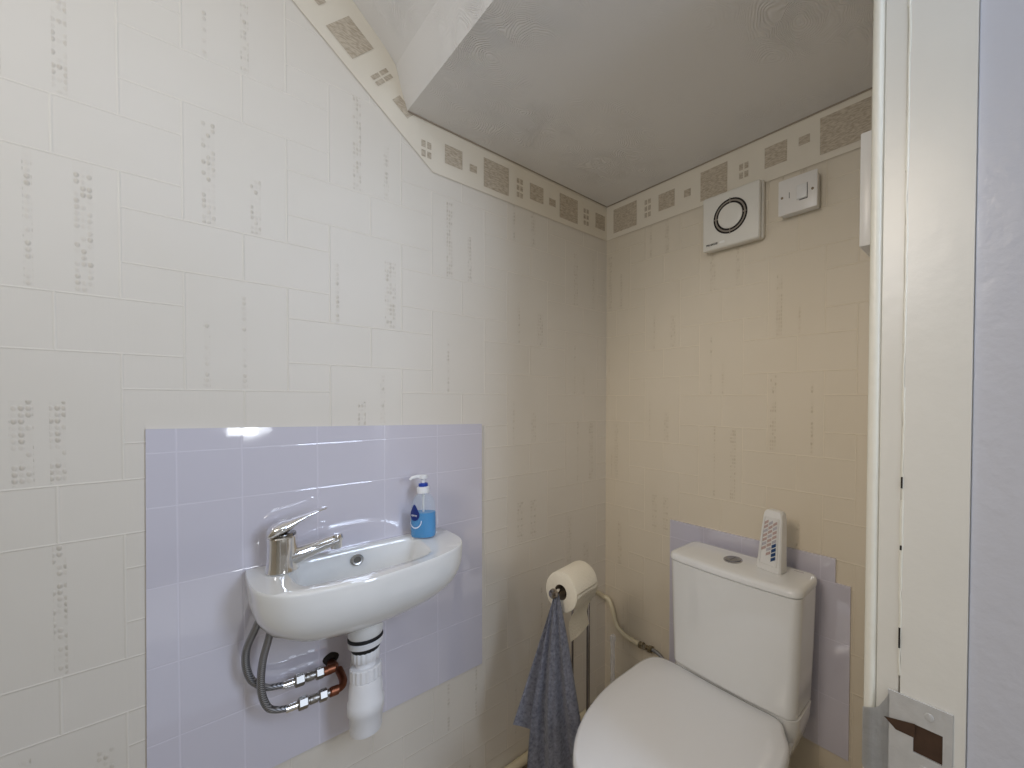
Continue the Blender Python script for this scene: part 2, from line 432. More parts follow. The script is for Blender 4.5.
# ---------------------------------------------------------------- tiled splashbacks
bm = bmesh.new()
zt_ = lambda y: 1.142 - (y + 1.152) * 0.026
pts = [(-1.157, 0.412), (-0.512, 0.412), (-0.512, zt_(-.512)), (-1.152, 1.142)]
lo = [(0.0003, y, z) for y, z in pts]; hi = [(0.006, y, z) for y, z in pts]
loft(bm, [lo, hi], True, True, True)
o = link('tiled_splashback', bm, M_tileL, smooth=False); tag(o, 'glossy pale lavender square wall tiles behind the small wash basin', 'splashback')
bm = bmesh.new()
for L in ([(0.318, .31), (.318, .797), (.836, .803), (.836, .742), (.871, .742), (.871, .31)],):
    loft(bm, [[(x, -0.0003, z) for x, z in L], [(x, -0.006, z) for x, z in L]], True, True, True)
o = link('tiled_splashback', bm, M_tileB, smooth=False); tag(o, 'stepped patch of lavender wall tiles behind the toilet cistern', 'splashback')

# ---------------------------------------------------------------- basin
def resample_polar(ctrl, cx, cy, n):
    pts = []
    P = [Vector((x, y, 0)) for x, y in ctrl]
    m = len(P); dense = []
    for i in range(m):
        p0, p1, p2, p3 = P[(i - 1) % m], P[i], P[(i + 1) % m], P[(i + 2) % m]
        for k in range(24):
            t = k / 24
            if (p1 - p2).length < 1e-6: continue
            dense.append(0.5 * ((2 * p1) + (p2 - p0) * t + (2 * p0 - 5 * p1 + 4 * p2 - p3) * t * t + (3 * p1 - p0 - 3 * p2 + p3) * t ** 3))
    out = []
    for k in range(n):
        a = 2 * PI * k / n; d = Vector((math.cos(a), math.sin(a), 0)); best = None
        c = Vector((cx, cy, 0))
        for i in range(len(dense)):
            A = dense[i] - c; B = dense[(i + 1) % len(dense)] - c
            ca = d.x * A.y - d.y * A.x; cb = d.x * B.y - d.y * B.x
            if ca * cb <= 0 and (A.dot(d) > 0 or B.dot(d) > 0):
                t = ca / (ca - cb) if ca != cb else 0; p = A.lerp(B, t)
                if p.dot(d) > 0: best = p.dot(d)
        out.append(best if best else 0.1)
    return [(cx + math.cos(2 * PI * k / n) * r, cy + math.sin(2 * PI * k / n) * r) for k, r in enumerate(out)]

BZ = 0.848; BX = 0.0065
basin = thing('wash_basin', 'small white ceramic wash basin mounted on the lavender tiles', 'basin', (BX, -0.835, 0.70))
N = 120; bcx, bcy = 0.105, -0.835
ctrl = [(0, -1.022), (0, -1.024), (.05, -1.026), (.12, -1.024), (.165, -1.012), (.205, -.982), (.226, -.930), (.235, -.86), (.228, -.79), (.212, -.722), (.182, -.664), (.135, -.636), (.06, -.631), (0, -.636), (0, -.638), (0, -.75), (0, -.9)]
ctrl = [(max(x, 0) + BX, y) for x, y in ctrl]
outer = [(max(x, BX), y) for x, y in resample_polar(ctrl, bcx, bcy, N)]
bowl_c = [(.034, -.935), (.045, -.955), (.10, -.966), (.165, -.960), (.188, -.94), (.202, -.87), (.199, -.80), (.188, -.745), (.168, -.722), (.10, -.712), (.05, -.712), (.036, -.725), (.032, -.80), (.032, -.88)]
bowl = resample_polar(bowl_c, bcx, bcy, N)
def sc(L, sx, sy, z, x0=BX, y0=-0.83):
    return [Vector((x0 + (x - x0) * sx, y0 + (y - y0) * sy, z)) for x, y in L]
loops = []
H = 0.135
def outer_loop(t):     # t 0..1 down the outside
    s = (1 - t ** 3.4) ** 0.48 if t < 1 else 0
    s = 0.22 + 0.78 * s
    sx = 0.45 + 0.55 * (1 - t ** 2.6) ** 0.55
    return sc(outer, sx, s * (1 - .02 * t), BZ - 0.006 - H * t)
for t in (1.0, .985, .96, .92, .86, .78, .68, .56, .43, .30, .18, .08, 0.0): loops.append(outer_loop(t))
loops.append(sc(outer, .996, .997, BZ - .0025, bcx, bcy)); loops.append(sc(outer, .985, .99, BZ, bcx, bcy))
for q in (0.5,):
    loops.append([Vector(((ox * .985 + (bcx) * .015) * (1 - q) + ix * q, oy * (1 - q) + iy * q, BZ - .0004)) for (ox, oy), (ix, iy) in zip(outer, bowl)])
def inner(s, z, dx=0): return [Vector((bcx + (x - bcx) * s + dx, -0.845 + (y + 0.845) * s, z)) for x, y in bowl]
loops += [inner(1.02, BZ - .0005), inner(1.0, BZ - .002), inner(.985, BZ - .007), inner(.955, BZ - .03), inner(.91, BZ - .06), inner(.84, BZ - .082), inner(.70, BZ - .094), inner(.4, BZ - .098), inner(.1, BZ - .1)]
for L in loops:
    for p in L:
        if p.x < BX: p.x = BX
bm = bmesh.new(); loft(bm, loops, True, True, True)
for v in bm.verts: v.co -= basin.location
link('bowl', bm, M_ceramic, basin, auto=60)
# overflow ring in the back of the bowl
bm = bmesh.new()
M = dirM((1, 0, 0.18)); oc = Vector((0.0405, -0.836, 0.824)) - Vector(basin.location)
lathe(bm, [(.0075, -.004), (.0075, .0015), (.0105, .002), (.0125, .0005), (.0125, -.004)], oc, 28, M, cap0=False, cap1=False)
ring = link('overflow_ring', bm, M_steel, basin)
bm = bmesh.new(); lathe(bm, [(.0078, -.001), (.0078, .0002)], oc, 24, M); link('overflow_hole', bm, mat('overflow_dark', (.12, .11, .09), .6), ring)
bm = bmesh.new(); lathe(bm, [(.02, 0), (.02, .002), (.014, .003)], Vector((.105, -.845, BZ - .099)) - Vector(basin.location), 28)
link('waste_ring', bm, M_chrome, basin)

# ---------------------------------------------------------------- mixer tap
tp = Vector((0.066, -0.972, BZ))
tap = thing('mixer_tap', 'chrome single-lever mixer tap standing on the end of the basin', 'tap', tp)
bm = bmesh.new()
lathe(bm, [(.0265, 0.0006), (.0275, .002), (.0268, .006), (.0258, .012), (.0245, .03), (.0238, .055), (.024, .064), (.0242, .069), (.0215, .072)], (0, 0, 0), 40)
link('body', bm, M_chrome, tap)
sd = Vector((0.05, 1, 0)).normalized()
bm = bmesh.new()
pts = [Vector((0, 0.002, .024)), sd * .018 + Vector((0, 0, .026)), sd * .034 + Vector((0, 0, .030)), sd * .055 + Vector((0, 0, .035)), sd * .075 + Vector((0, 0, .040)), sd * .092 + Vector((0, 0, .043))]
tube(bm, pts, [.0235, .0205, .0165, .0140, .0130, .0128], 24)
sp_ = link('spout', bm, M_chrome, tap)
bm = bmesh.new(); e = sd * .090 + Vector((0, 0, .0425))
lathe(bm, [(.0085, -.019), (.0105, -.018), (.0108, -.006), (.012, 0), (.0125, .006), (.011, .0115), (.005, .0135)], e, 24)
link('aerator', bm, M_chrome, sp_)
bm = bmesh.new()   # lever: dome that sweeps up into a flat tapering paddle
lev = []
ld = Vector((0.05, 1, 0)).normalized(); side = Vector((1, -.05, 0)).normalized()
for (s, z, w, h) in ((-.0245, .074, .006, .002), (-.0235, .078, .017, .008), (-.015, .083, .0235, .0140), (0, .088, .024, .015), (.012, .093, .021, .011), (.025, .100, .018, .007), (.040, .1065, .0155, .0042), (.056, .112, .0135, .0032), (.070, .1155, .011, .0028), (.074, .1163, .005, .0015)):
    c0 = ld * s + Vector((0, 0, z)); up = Vector((0, -.45, 1)).normalized() if s > .01 else Vector((0, 0, 1))
    lev.append([c0 + side * (w * math.cos(2 * PI * k / 24)) + up * (h * math.sin(2 * PI * k / 24)) for k in range(24)])
loft(bm, lev, True, True, True)
lv = link('lever', bm, M_chrome, tap, auto=60)
bm = bmesh.new(); lathe(bm, [(.0215, .070), (.0225, .073), (.0215, .077)], (0, 0, 0), 36); link('collar', bm, mat('collar_dark', (.25, .24, .23), .2, 1.0), tap)

# ---------------------------------------------------------------- soap bottle
sb = thing('soap_bottle', 'clear pump bottle of blue hand wash standing on the basin rim', 'soap bottle', (0.060, -0.697, BZ + .0005))
Rz = Matrix.Rotation(math.radians(42), 3, 'Z')
def ell_loops(prof, a, b_, n=40, pw=2.4):
    out = []
    for s, z in prof:
        L = []
        for k in range(n):
            t = 2 * PI * k / n; c, s_ = math.cos(t), math.sin(t)
            L.append(Rz @ Vector((math.copysign(abs(c) ** (2 / pw), c) * a * s, math.copysign(abs(s_) ** (2 / pw), s_) * b_ * (s if s > .75 else s * 1.0 + (.0)), z)))
        out.append(L)
    return out
def glass_mat(name, col, rough, alpha):
    m, nt, b = new_mat(name)
    nz = nt.nodes.new('ShaderNodeTexNoise'); nz.inputs['Scale'].default_value = 30
    mx = nt.nodes.new('ShaderNodeMix'); mx.data_type = 'RGBA'; mx.inputs[6].default_value = (*col, 1); mx.inputs[7].default_value = (*[min(1, c * 1.06) for c in col], 1)
    nt.links.new(nz.outputs['Fac'], mx.inputs[0]); nt.links.new(mx.outputs[2], b.inputs['Base Color'])
    b.inputs['Roughness'].default_value = rough; b.inputs['Alpha'].default_value = alpha; b.inputs['Specular IOR Level'].default_value = 0.6
    return m
M_bottle = glass_mat('clear_bottle', (.55, .75, .90), .06, .14)
M_liq = glass_mat('blue_hand_wash', (.01, .27, .62), .12, .93)
bm = bmesh.new()
loft(bm, ell_loops([(.80, 0), (.93, .002), (1, .008), (1.0, .03), (.985, .06), (.93, .082), (.80, .097), (.58, .107), (.40, .112), (.38, .118)], .0305, .0185), True, True, True)
link('bottle', bm, M_bottle, sb)
bm = bmesh.new()
loft(bm, ell_loops([(.76, .0015), (.90, .003), (.965, .009), (.965, .03), (.95, .058), (.945, .064)], .0305, .0185), True, True, True)
link('liquid', bm, M_liq, sb)
bm = bmesh.new()
lathe(bm, [(.0135, .112), (.0145, .113), (.0145, .126), (.0125, .128), (.0085, .129)], (0, 0, 0), 24)
cp = link('collar', bm, mat('pump_white', (.86, .87, .88), .3), sb)
bm = bmesh.new(); lathe(bm, [(.0105, .1292), (.0110, .131), (.0105, .1365), (.007, .138)], (0, 0, 0), 24); link('blue_band', bm, mat('navy_plastic', (.02, .06, .38), .3), sb)
bm = bmesh.new()
lathe(bm, [(.0042, .137), (.0042, .146), (.0095, .149), (.0098, .156), (.006, .1585)], (0, 0, 0), 20)
nd = Vector((-.25, -1, 0)).normalized()
tube(bm, [Vector((0, 0, .1535)), nd * .014 + Vector((0, 0, .1545)), nd * .025 + Vector((0, 0, .1530)), nd * .030 + Vector((0, 0, .148))], [.0055, .0045, .0038, .0030], 12)
link('pump_head', bm, bpy.data.materials['pump_white'], sb)
bm = bmesh.new(); tube(bm, [(0, 0, .012), (0, 0, .118)], .0025, 8); link('dip_tube', bm, M_white, sb)
# label: dark oval with script and pale swoosh beneath, front of the bottle
def on_front(u, z, off=.0006):
    c = max(-.99, min(.99, u / .0305)); y = -(1 - abs(c) ** 2.4) ** (1 / 2.4) * .0185
    return Rz @ Vector((u, y - off, z))
bm = bmesh.new()
cv = [on_front(-.013, .062)]; V0 = bm.verts.new(cv[0]); ringv = []
for k in range(36):
    t = 2 * PI * k / 36
    ringv.append(bm.verts.new(on_front(-.013 + .0130 * math.cos(t), .060 + .0145 * math.sin(t) + (.012 * max(0, math.sin(t)) ** 6))))
for k in range(36): bm.faces.new((V0, ringv[k], ringv[(k + 1) % 36]))
lb = link('label', bm, mat('navy_label', (.01, .03, .20), .35), sb)
bm = bmesh.new()
for k in range(20):
    t0, t1 = PI * 1.05 + PI * .95 * k / 20, PI * 1.05 + PI * .95 * (k + 1) / 20
    quad(bm, [on_front(-.011 + .017 * math.cos(t0), .046 + .02 * math.sin(t0), .0008), on_front(-.011 + .017 * math.cos(t1), .046 + .02 * math.sin(t1), .0008),
              on_front(-.011 + .0145 * math.cos(t1), .046 + .0165 * math.sin(t1), .0008), on_front(-.011 + .0145 * math.cos(t0), .046 + .0165 * math.sin(t0), .0008)])
link('label_swoosh', bm, mat('pale_label', (.7, .8, .95), .4), lb)
MT = Matrix.Translation(on_front(-.013, .060, .0022)) @ Rz.to_4x4() @ Matrix.Rotation(math.radians(-22), 4, 'Z') @ Matrix.Rotation(PI / 2, 4, 'X')
text_mesh('lettering', 'carex', .0085, bpy.data.materials['pump_white'], lb, MT, .0002)

# ---------------------------------------------------------------- bottle trap and waste
trap = thing('bottle_trap', 'white plastic bottle trap hanging under the basin', 'waste trap', (0.11, -0.838, 0.45))
zz = lambda z: z - 0.45
bm = bmesh.new(); lathe(bm, [(.032, zz(.735)), (.034, zz(.70)), (.0335, zz(.684)), (.031, zz(.678))], (0, 0, 0), 36); link('outlet_collar', bm, M_ceramic, trap)
bm = bmesh.new(); lathe(bm, [(.031, zz(.679)), (.0335, zz(.677)), (.0335, zz(.672)), (.031, zz(.670))], (0, 0, 0), 36); link('washer', bm, M_black, trap)
bm = bmesh.new(); lathe(bm, [(.031, zz(.670)), (.033, zz(.668)), (.032, zz(.658)), (.029, zz(.656))], (0, 0, 0), 36); link('flange', bm, M_trap, trap)
bm = bmesh.new(); lathe(bm, [(.028, zz(.656)), (.0275, zz(.650)), (.024, zz(.644))], (0, 0, 0), 36); link('washer', bm, M_black, trap)
def ribbed(bm, r, z0, z1, n=18):
    L = []
    for s, zq in ((.93, z0), (1, z0 + .002), (1, z1 - .002), (.93, z1)):
        L.append([Vector((r * s * (1 if (k // 2) % 2 else .945) * math.cos(2 * PI * k / (n * 4)), r * s * (1 if (k // 2) % 2 else .945) * math.sin(2 * PI * k / (n * 4)), zq)) for k in range(n * 4)])
    loft(bm, L)
bm = bmesh.new(); ribbed(bm, .0265, zz(.624), zz(.648)); link('upper_nut', bm, M_trap, trap)
bm = bmesh.new(); lathe(bm, [(.019, zz(.60)), (.019, zz(.626))], (0, 0, 0), 30); link('neck', bm, M_trap, trap)
bm = bmesh.new(); ribbed(bm, .030, zz(.582), zz(.611)); link('lower_nut', bm, M_trap, trap)
bm = bmesh.new()
lathe(bm, [(.022, zz(.462)), (.0285, zz(.465)), (.0305, zz(.472)), (.0318, zz(.508)), (.0345, zz(.512)), (.0348, zz(.535)), (.0322, zz(.539)), (.0312, zz(.572)), (.0285, zz(.582)), (.02, zz(.583))], (0, 0, 0), 44)
link('cup', bm, M_trap, trap)
bm = bmesh.new()
tube(bm, [Vector((-.016, 0, zz(.600))), Vector((-.034, -.002, zz(.606))), Vector((-.050, -.002, zz(.598))), Vector((-.058, 0, zz(.575))), Vector((-.064, .006, zz(.548))), Vector((-.1035, .012, zz(.535)))], .0150, 18, smooth_pts=5)
link('outlet_pipe', bm, M_trap, trap)

# ---------------------------------------------------------------- flexible tap tails with isolating valves
def braid_mat():
    m, nt, b = new_mat('steel_braid')
    tc = nt.nodes.new('ShaderNodeTexCoord'); w = nt.nodes.new('ShaderNodeTexWave'); w.inputs['Scale'].default_value = 160; w.bands_direction = 'DIAGONAL'
    nt.links.new(tc.outputs['Object'], w.inputs['Vector'])
    r = nt.nodes.new('ShaderNodeValToRGB'); r.color_ramp.elements[0].color = (.12, .12, .13, 1); r.color_ramp.elements[1].color = (.50, .51, .53, 1)
    nt.links.new(w.outputs['Fac'], r.inputs[0]); nt.links.new(r.outputs[0], b.inputs['Base Color'])
    b.inputs['Metallic'].default_value = .85; b.inputs['Roughness'].default_value = .4
    return m
M_braid = braid_mat()
def tail(label, pts, vx, vz, vy0, wall_pts, x):
    t = thing('water_hose', label, 'water hose', pts[0], 'flexible hoses under the basin')
    o0 = Vector(pts[0])
    bm = bmesh.new(); tube(bm, [Vector(p) - o0 for p in pts], .0063, 14, smooth_pts=7); link('braided_hose', bm, M_braid, t)
    e = Vector(pts[-1]) - o0; d = Vector((0, 1, -.05)).normalized()
    bm = bmesh.new(); tube(bm, [e - d * .012, e + d * .006], .0078, 14); link('ferrule', bm, M_chrome, t)
    v = bpy.data.objects.new('isolating_valve', None)
    bm = bmesh.new()
    hexnut(bm, e + d * .016, d, .0128, .016); tube(bm, [e + d * .006, e + d * .062], .0072, 14)
    hexnut(bm, e + d * .050, d, .0125, .014)
    lathe(bm, [(.006, 0), (.006, .008), (.004, .009)], e + d * .033, 14, dirM((1, -.3, .1))); tube(bm, [e + d * .027, e + d * .040], .0095, 14)
    link('isolating_valve', bm, mat('nickel', (.36, .34, .31), .38, 1.0), t, auto=30)
    bm = bmesh.new()
    s = e + d * .060; tube(bm, [s] + [Vector(p) - o0 for p in wall_pts], .0078, 14, smooth_pts=5)
    tube(bm, [s + d * .004, s + d * .017], .0100, 14)
    w0 = Vector(wall_pts[0]) - o0
    tube(bm, [w0 - d * .010, w0 + d * .004], .0098, 14)
    link('copper_elbow', bm, M_copper, t)
    return t
xh = 0.060
tail('grey braided tap hose, rear of the pair, upper run ending in copper elbow',
     [(xh, -.995, .80), (xh, -1.010, .752), (xh - .005, -1.027, .700), (xh - .005, -1.022, .648), (xh - .008, -1.000, .616), (xh - .01, -.978, .606), (xh - .01, -.960, .602)], 0, 0, 0,
     [(xh - .010, -.893, .5975), (xh - .014, -.884, .5968), (xh - .024, -.880, .5945), (xh - .036, -.880, .592), (.0065, -.881, .590)], xh)
tail('grey braided tap hose, front of the pair, lower loop ending in copper elbow',
     [(xh + .012, -.985, .80), (xh + .012, -.992, .735), (xh + .012, -1.004, .68), (xh + .012, -1.007, .625), (xh + .012, -.998, .585), (xh + .012, -.982, .570), (xh + .012, -.958, .563)], 0, 0, 0,
     [(xh + .010, -.886, .5575), (xh + .004, -.873, .5575), (xh - .010, -.867, .560), (xh - .026, -.866, .563), (.0065, -.866, .566)], xh)
bm = bmesh.new()
L = []
for k in range(20):
    t = 2 * PI * k / 20; L.append((.0009 * 7.4, -.881 + .014 * math.cos(t) * (1 + .25 * math.sin(3 * t)),   .594 + .018 * math.sin(t) * (1.1 if math.sin(t) > 0 else .9)))
f = bm.faces.new([bm.verts.new(p) for p in L]); ho = link('pipe_hole', bm, M_dark, smooth=False)
tag(ho, 'dark ragged hole in the lavender tiles where the copper pipe enters', 'hole')

# ---------------------------------------------------------------- toilet
toilet = thing('toilet', 'white close-coupled toilet with closed lid against the far wall', 'toilet', (0.62, -0.3, 0))
T0 = Vector(toilet.location)
def sup(cx, cy, a, bf, bb, z, n=72, pf=2.2, pb=3.2, k=1.0):
    out = []
    for i in range(n):
        t = 2 * PI * i / n; c, s = math.cos(t), math.sin(t)
        b_ = bb if s > 0 else bf; p = pb if s > 0 else pf
        out.append(Vector((cx + math.copysign(abs(c) ** (2 / p), c) * a * k, cy + math.copysign(abs(s) ** (2 / p), s) * b_ * k, z)) - T0)
    return out
tcx = 0.603
bm = bmesh.new()   # pan
loft(bm, [sup(tcx, -.30, .105, .13, .26, 0), sup(tcx, -.30, .108, .135, .265, .01), sup(tcx, -.30, .100, .13, .26, .06), sup(tcx, -.28, .115, .16, .24, .16), sup(tcx, -.27, .150, .23, .23, .26),
          sup(tcx, -.27, .180, .275, .235, .33), sup(tcx, -.27, .193, .292, .235, .375), sup(tcx, -.27, .195, .295, .235, .392), sup(tcx, -.27, .19, .29, .23, .398)], True)
link('pan', bm, M_ceramic, toilet)
bm = bmesh.new()   # rear shelf that carries the cistern
def rr(x0, x1, y0, y1, z, r=.03, n=6):
    pts = []
    for (cx, cy, a0) in ((x1 - r, y1 - r, 0), (x0 + r, y1 - r, 90), (x0 + r, y0 + r, 180), (x1 - r, y0 + r, 270)):
        for i in range(n + 1):
            a = math.radians(a0 + 90 * i / n); pts.append(Vector((cx + r * math.cos(a), cy + r * math.sin(a), z)) - T0)
    return pts
loft(bm, [rr(.50, .705, -.165, -.035, .10), rr(.490, .722, -.165, -.035, .20), rr(.470, .762, -.160, -.035, .31), rr(.450, .786, -.160, -.035, .37), rr(.442, .797, -.160, -.035, .420), rr(.442, .799, -.160, -.035, .449), rr(.446, .796, -.157, -.035, .4525)])
link('rear_shelf', bm, M_ceramic, toilet)
bm = bmesh.new()   # cistern: bowed front, rounded corners
def cist(x0, x1, yf, z, bow=.014, r=.028, yb=-.0075):
    L = rr(x0, x1, yf, yb, z, r, 7); out = []
    for p in L:
        w = p + T0
        if w.y < yf + r + .02:
            q = (w.x - (x0 + x1) / 2) / ((x1 - x0) / 2); w.y -= bow * max(0, 1 - q * q)
        out.append(w - T0)
    return out
def densify(L, m=5):
    out = []
    for i in range(len(L)):
        a, b_ = L[i], L[(i + 1) % len(L)]
        if i % 8 == 7:
            for k in range(12): out.append(a.lerp(b_, k / 12))
        else: out.append(a)
    return out
def cist2(x0, x1, yf, z, bow, r=.022, yb=-.036):
    L = densify(rr(x0, x1, yf, yb, z, r, 7)); out = []
    for p in L:
        w = p + T0; f = max(0, min(1, (yb - w.y) / (yb - yf)))
        q = (w.x - (x0 + x1) / 2) / ((x1 - x0) / 2)
        w.y -= bow * max(0, 1 - q * q) * (1 if f > .9 else 0)
        out.append(w - T0)
    return out
cz0 = .458
loft(bm, [cist2(.448, .794, -.158, .4545, .008), cist2(.444, .797, -.162, .457, .009), cist2(.441, .800, -.163, .54, .009), cist2(.437, .804, -.164, .66, .009), cist2(.435, .806, -.165, .7415, .009), cist2(.438, .803, -.162, .7435, .009)])
link('cistern', bm, M_ceramic, toilet, auto=50)
bm = bmesh.new()
def lidl(g, z): return cist2(.432 + g, .809 - g, -.168 + g, z, .010, .024 - min(g, .01), -.036 - g * .3)
loft(bm, [lidl(.004, .7450), lidl(.0, .7468), lidl(0, .756), lidl(.0025, .7605), lidl(.007, .7632), lidl(.014, .7645), lidl(.04, .765)])
cl = link('cistern_lid', bm, M_ceramic, toilet, auto=60)
bm = bmesh.new()
lathe(bm, [(.0255, 0), (.0255, .0022), (.0235, .0032), (.0225, .0026)], Vector((.604, -.101, .7645)) - T0, 36)
fb = link('flush_button', bm, mat('button_chrome', (.5, .5, .52), .25, .9), toilet)
bm = bmesh.new(); 
lathe(bm, [(.0195, .0027), (.0195, .0042), (.0185, .0048)], Vector((.604, -.101, .7645)) - T0, 32, sx=1)
link('button_face', bm, mat('button_grey', (.34, .34, .36), .3, .8), fb)
bm = bmesh.new(); bx(bm, .6035, .6045, -.119, -.083, .7692, .7696, M=Matrix.Translation(-T0)); link('button_split', bm, M_black, fb)
bm = bmesh.new(); bx(bm, .752, .776, -.056, -.053, .7646, .7651, M=Matrix.Translation(-T0)); link('maker_mark', bm, mat('grey_mark', (.35, .34, .36), .5), cl)
# seat ring and lid (D shaped)
def dl(k, z, grow=0):
    P = [(.443, -.163), (.398, -.176), (.380, -.213), (.379, -.275), (.380, -.335), (.390, -.40), (.412, -.465), (.445, -.52), (.490, -.562), (.545, -.588), (.603, -.597), (.661, -.588), (.716, -.562), (.761, -.52), (.794, -.465), (.815, -.40), (.824, -.335), (.823, -.275), (.812, -.225), (.792, -.195), (.765, -.163), (.70, -.163), (.603, -.164), (.51, -.163)]
    V = [Vector((x, y, 0)) for x, y in P]; m = len(V); out = []
    for i in range(m):
        p0, p1, p2, p3 = V[(i - 1) % m], V[i], V[(i + 1) % m], V[(i + 2) % m]
        for q in range(4):
            t = q / 4; w = 0.5 * ((2 * p1) + (p2 - p0) * t + (2 * p0 - 5 * p1 + 4 * p2 - p3) * t * t + (3 * p1 - p0 - 3 * p2 + p3) * t ** 3)
            w = Vector((.603 + (w.x - .603) * k, -.375 + (w.y + .375) * k, z)); out.append(w - T0)
    return out
bm = bmesh.new(); loft(bm, [dl(.955, .399), dl(.975, .402), dl(.975, .412), dl(.96, .415)]); link('seat', bm, M_seat, toilet)
bm = bmesh.new(); loft(bm, [dl(.97, .4155), dl(.997, .419), dl(1.0, .432), dl(.996, .441), dl(.985, .4485), dl(.95, .452), dl(.7, .4535), dl(.4, .454), dl(.1, .4542)]); link('seat_lid', bm, M_seat, toilet, auto=60)
for sx in (-1, 1):
    bm = bmesh.new(); c = Vector((tcx + sx * .075, -.195, .425)) - T0
    tube(bm, [c - Vector((.02, 0, 0)), c + Vector((.02, 0, 0))], .011, 16); link('hinge', bm, M_seat, toilet)

# ---------------------------------------------------------------- air freshener
af = thing('air_freshener', 'white slotted wedge-shaped air freshener standing on the cistern lid', 'air freshener', (.706, -.090, .7655))
bm = bmesh.new()
MA = Matrix.Rotation(math.radians(-10), 4, 'Z')
def afp(u, v, w):     # u across -1..1, v up 0..1, w depth 0 front..1 back
    hw = .0345 - .0095 * v; dep = .034 - .010 * v
    return MA @ Vector((u * hw * 1.04 + .006 * v, -.016 + w * dep + .012 * v, v * .153))
L = []
for v, s in ((0, .96), (.02, 1), (.5, 1), (.88, 1), (.955, .93), (.99, .75), (1.0, .5)):
    ring_ = []
    for (u, w) in ((-1, .12), (-.9, 0), (-.5, -.03), (0, -.04), (.5, -.03), (.9, 0), (1, .12), (1, .88), (.9, 1), (0, 1), (-.9, 1), (-1, .88)):
        ring_.append(afp(u * s, v, .5 + (w - .5) * s))
    L.append(ring_)
loft(bm, L); link('case', bm, M_white, af)
bm = bmesh.new()
def afq(u0, u1, v0, v1, off, mi=0):
    sh = .05
    P = [afp(u0, v0 - sh * .0, -.055), afp(u1, v0 + sh, -.055), afp(u1, v1 + sh, -.055), afp(u0, v1, -.055)]
    quad(bm, [p + Vector((0, -off, 0)) for p in P], mi)
fr = bm
def frame_bar(a, b_, r=.0011): tube(bm, [a + Vector((0, -.0012, 0)), b_ + Vector((0, -.0012, 0))], r, 6)
c1, c2_, c3_, c4 = afp(-.72, .10, -.02), afp(.72, .10, -.02), afp(.72, .88, -.02), afp(-.72, .88, -.02)
for a_, b_ in ((c1, c2_), (c2_, c3_), (c3_, c4), (c4, c1)): frame_bar(a_, b_)
link('front_frame', bm, M_white, af)
bm = bmesh.new()
for r_ in range(9):
    v0 = .17 + r_ * .072
    for c in range(3):
        u0 = -.66 + c * .44
        if r_ == 0 and c < 2: continue
        if r_ == 1 and c < 1: continue
        mi = 1 if (c == 2 and r_ < 4) else (2 if (c + r_) % 3 == 0 else 0)
        afq(u0, u0 + .38, v0, v0 + (.054 if mi == 1 else .046), .0004, mi)
link('slots', bm, [mat('pink_grey_gel', (.52, .38, .34), .5), mat('navy_gel', (.01, .05, .16), .4), mat('pale_slot', (.50, .47, .50), .5)], af, smooth=False)

# ---------------------------------------------------------------- extractor fan
fan = thing('extractor_fan', 'square cream extractor fan with round grille high on the far wall', 'extractor fan', (.547, 0, 1.732))
F0 = Vector(fan.location); TF = Matrix.Translation(-F0)
bm = bmesh.new()
bx(bm, .458, .641, -.0165, -.0005, 1.650, 1.812, .006, 3, M=TF)
link('back_box', bm, M_cream, fan)
bm = bmesh.new()
bx(bm, .453, .637, -.031, -.0165, 1.648, 1.809, .0065, 3, M=TF); link('cover', bm, mat('fan_cover_plastic', (.80, .77, .69), .3), fan)
MF = Matrix.Rotation(PI / 2, 3, 'X')
FC = Vector((.547, -.031, 1.733)) - F0
bm = bmesh.new()
def annul(r0, r1, h0, h1, m):
    loft(bm, [[FC + Vector((r0 * math.cos(2 * PI * k / 56) * 1.06, -h0, r0 * math.sin(2 * PI * k / 56) * .97)) for k in range(56)],
              [FC + Vector((r1 * math.cos(2 * PI * k / 56) * 1.06, -h1, r1 * math.sin(2 * PI * k / 56) * .97)) for k in range(56)]], True, False, False, m)
annul(.0515, .036, .0008, .0008, 0)
dk = link('grille_opening', bm, M_dark, fan, smooth=False)
bm = bmesh.new()
annul(.0460, .0425, .0016, .0016, 0); annul(.0460, .0468, .0016, .0004, 0); annul(.0425, .0418, .0016, .0004, 0)
for a in (0, 90, 180, 270):
    ar = math.radians(a); dv = Vector((math.cos(ar), 0, math.sin(ar))); nv = Vector((-math.sin(ar), 0, math.cos(ar))) * .0016
    p, q = FC + dv * .036 + Vector((0, -.0018, 0)), FC + dv * .052 + Vector((0, -.0018, 0))
    quad(bm, [p - nv, q - nv, q + nv, p + nv])
link('grille_ring', bm, mat('grille_grey', (.30, .26, .21), .5), fan, smooth=False)
bm = bmesh.new(); lathe(bm, [(.0370, 0.0), (.0365, .002), (.034, .0035), (.02, .004)], FC, 48, MF, sx=1.06, sy=.97); link('centre_cap', bm, bpy.data.materials['fan_cover_plastic'], fan)
text_mesh('lettering', 'MANROSE', .0085, M_dark, fan, Matrix.Translation(Vector((.487, -.0316, 1.664)) - F0) @ Matrix.Rotation(PI / 2, 4, 'X'))
bm = bmesh.new(); bx(bm, .512, .530, -.0322, -.0308, 1.6605, 1.668, .0005, 1, M=TF); link('indicator_lens', bm, mat('clear_lens', (.95, .93, .88), .15), fan)

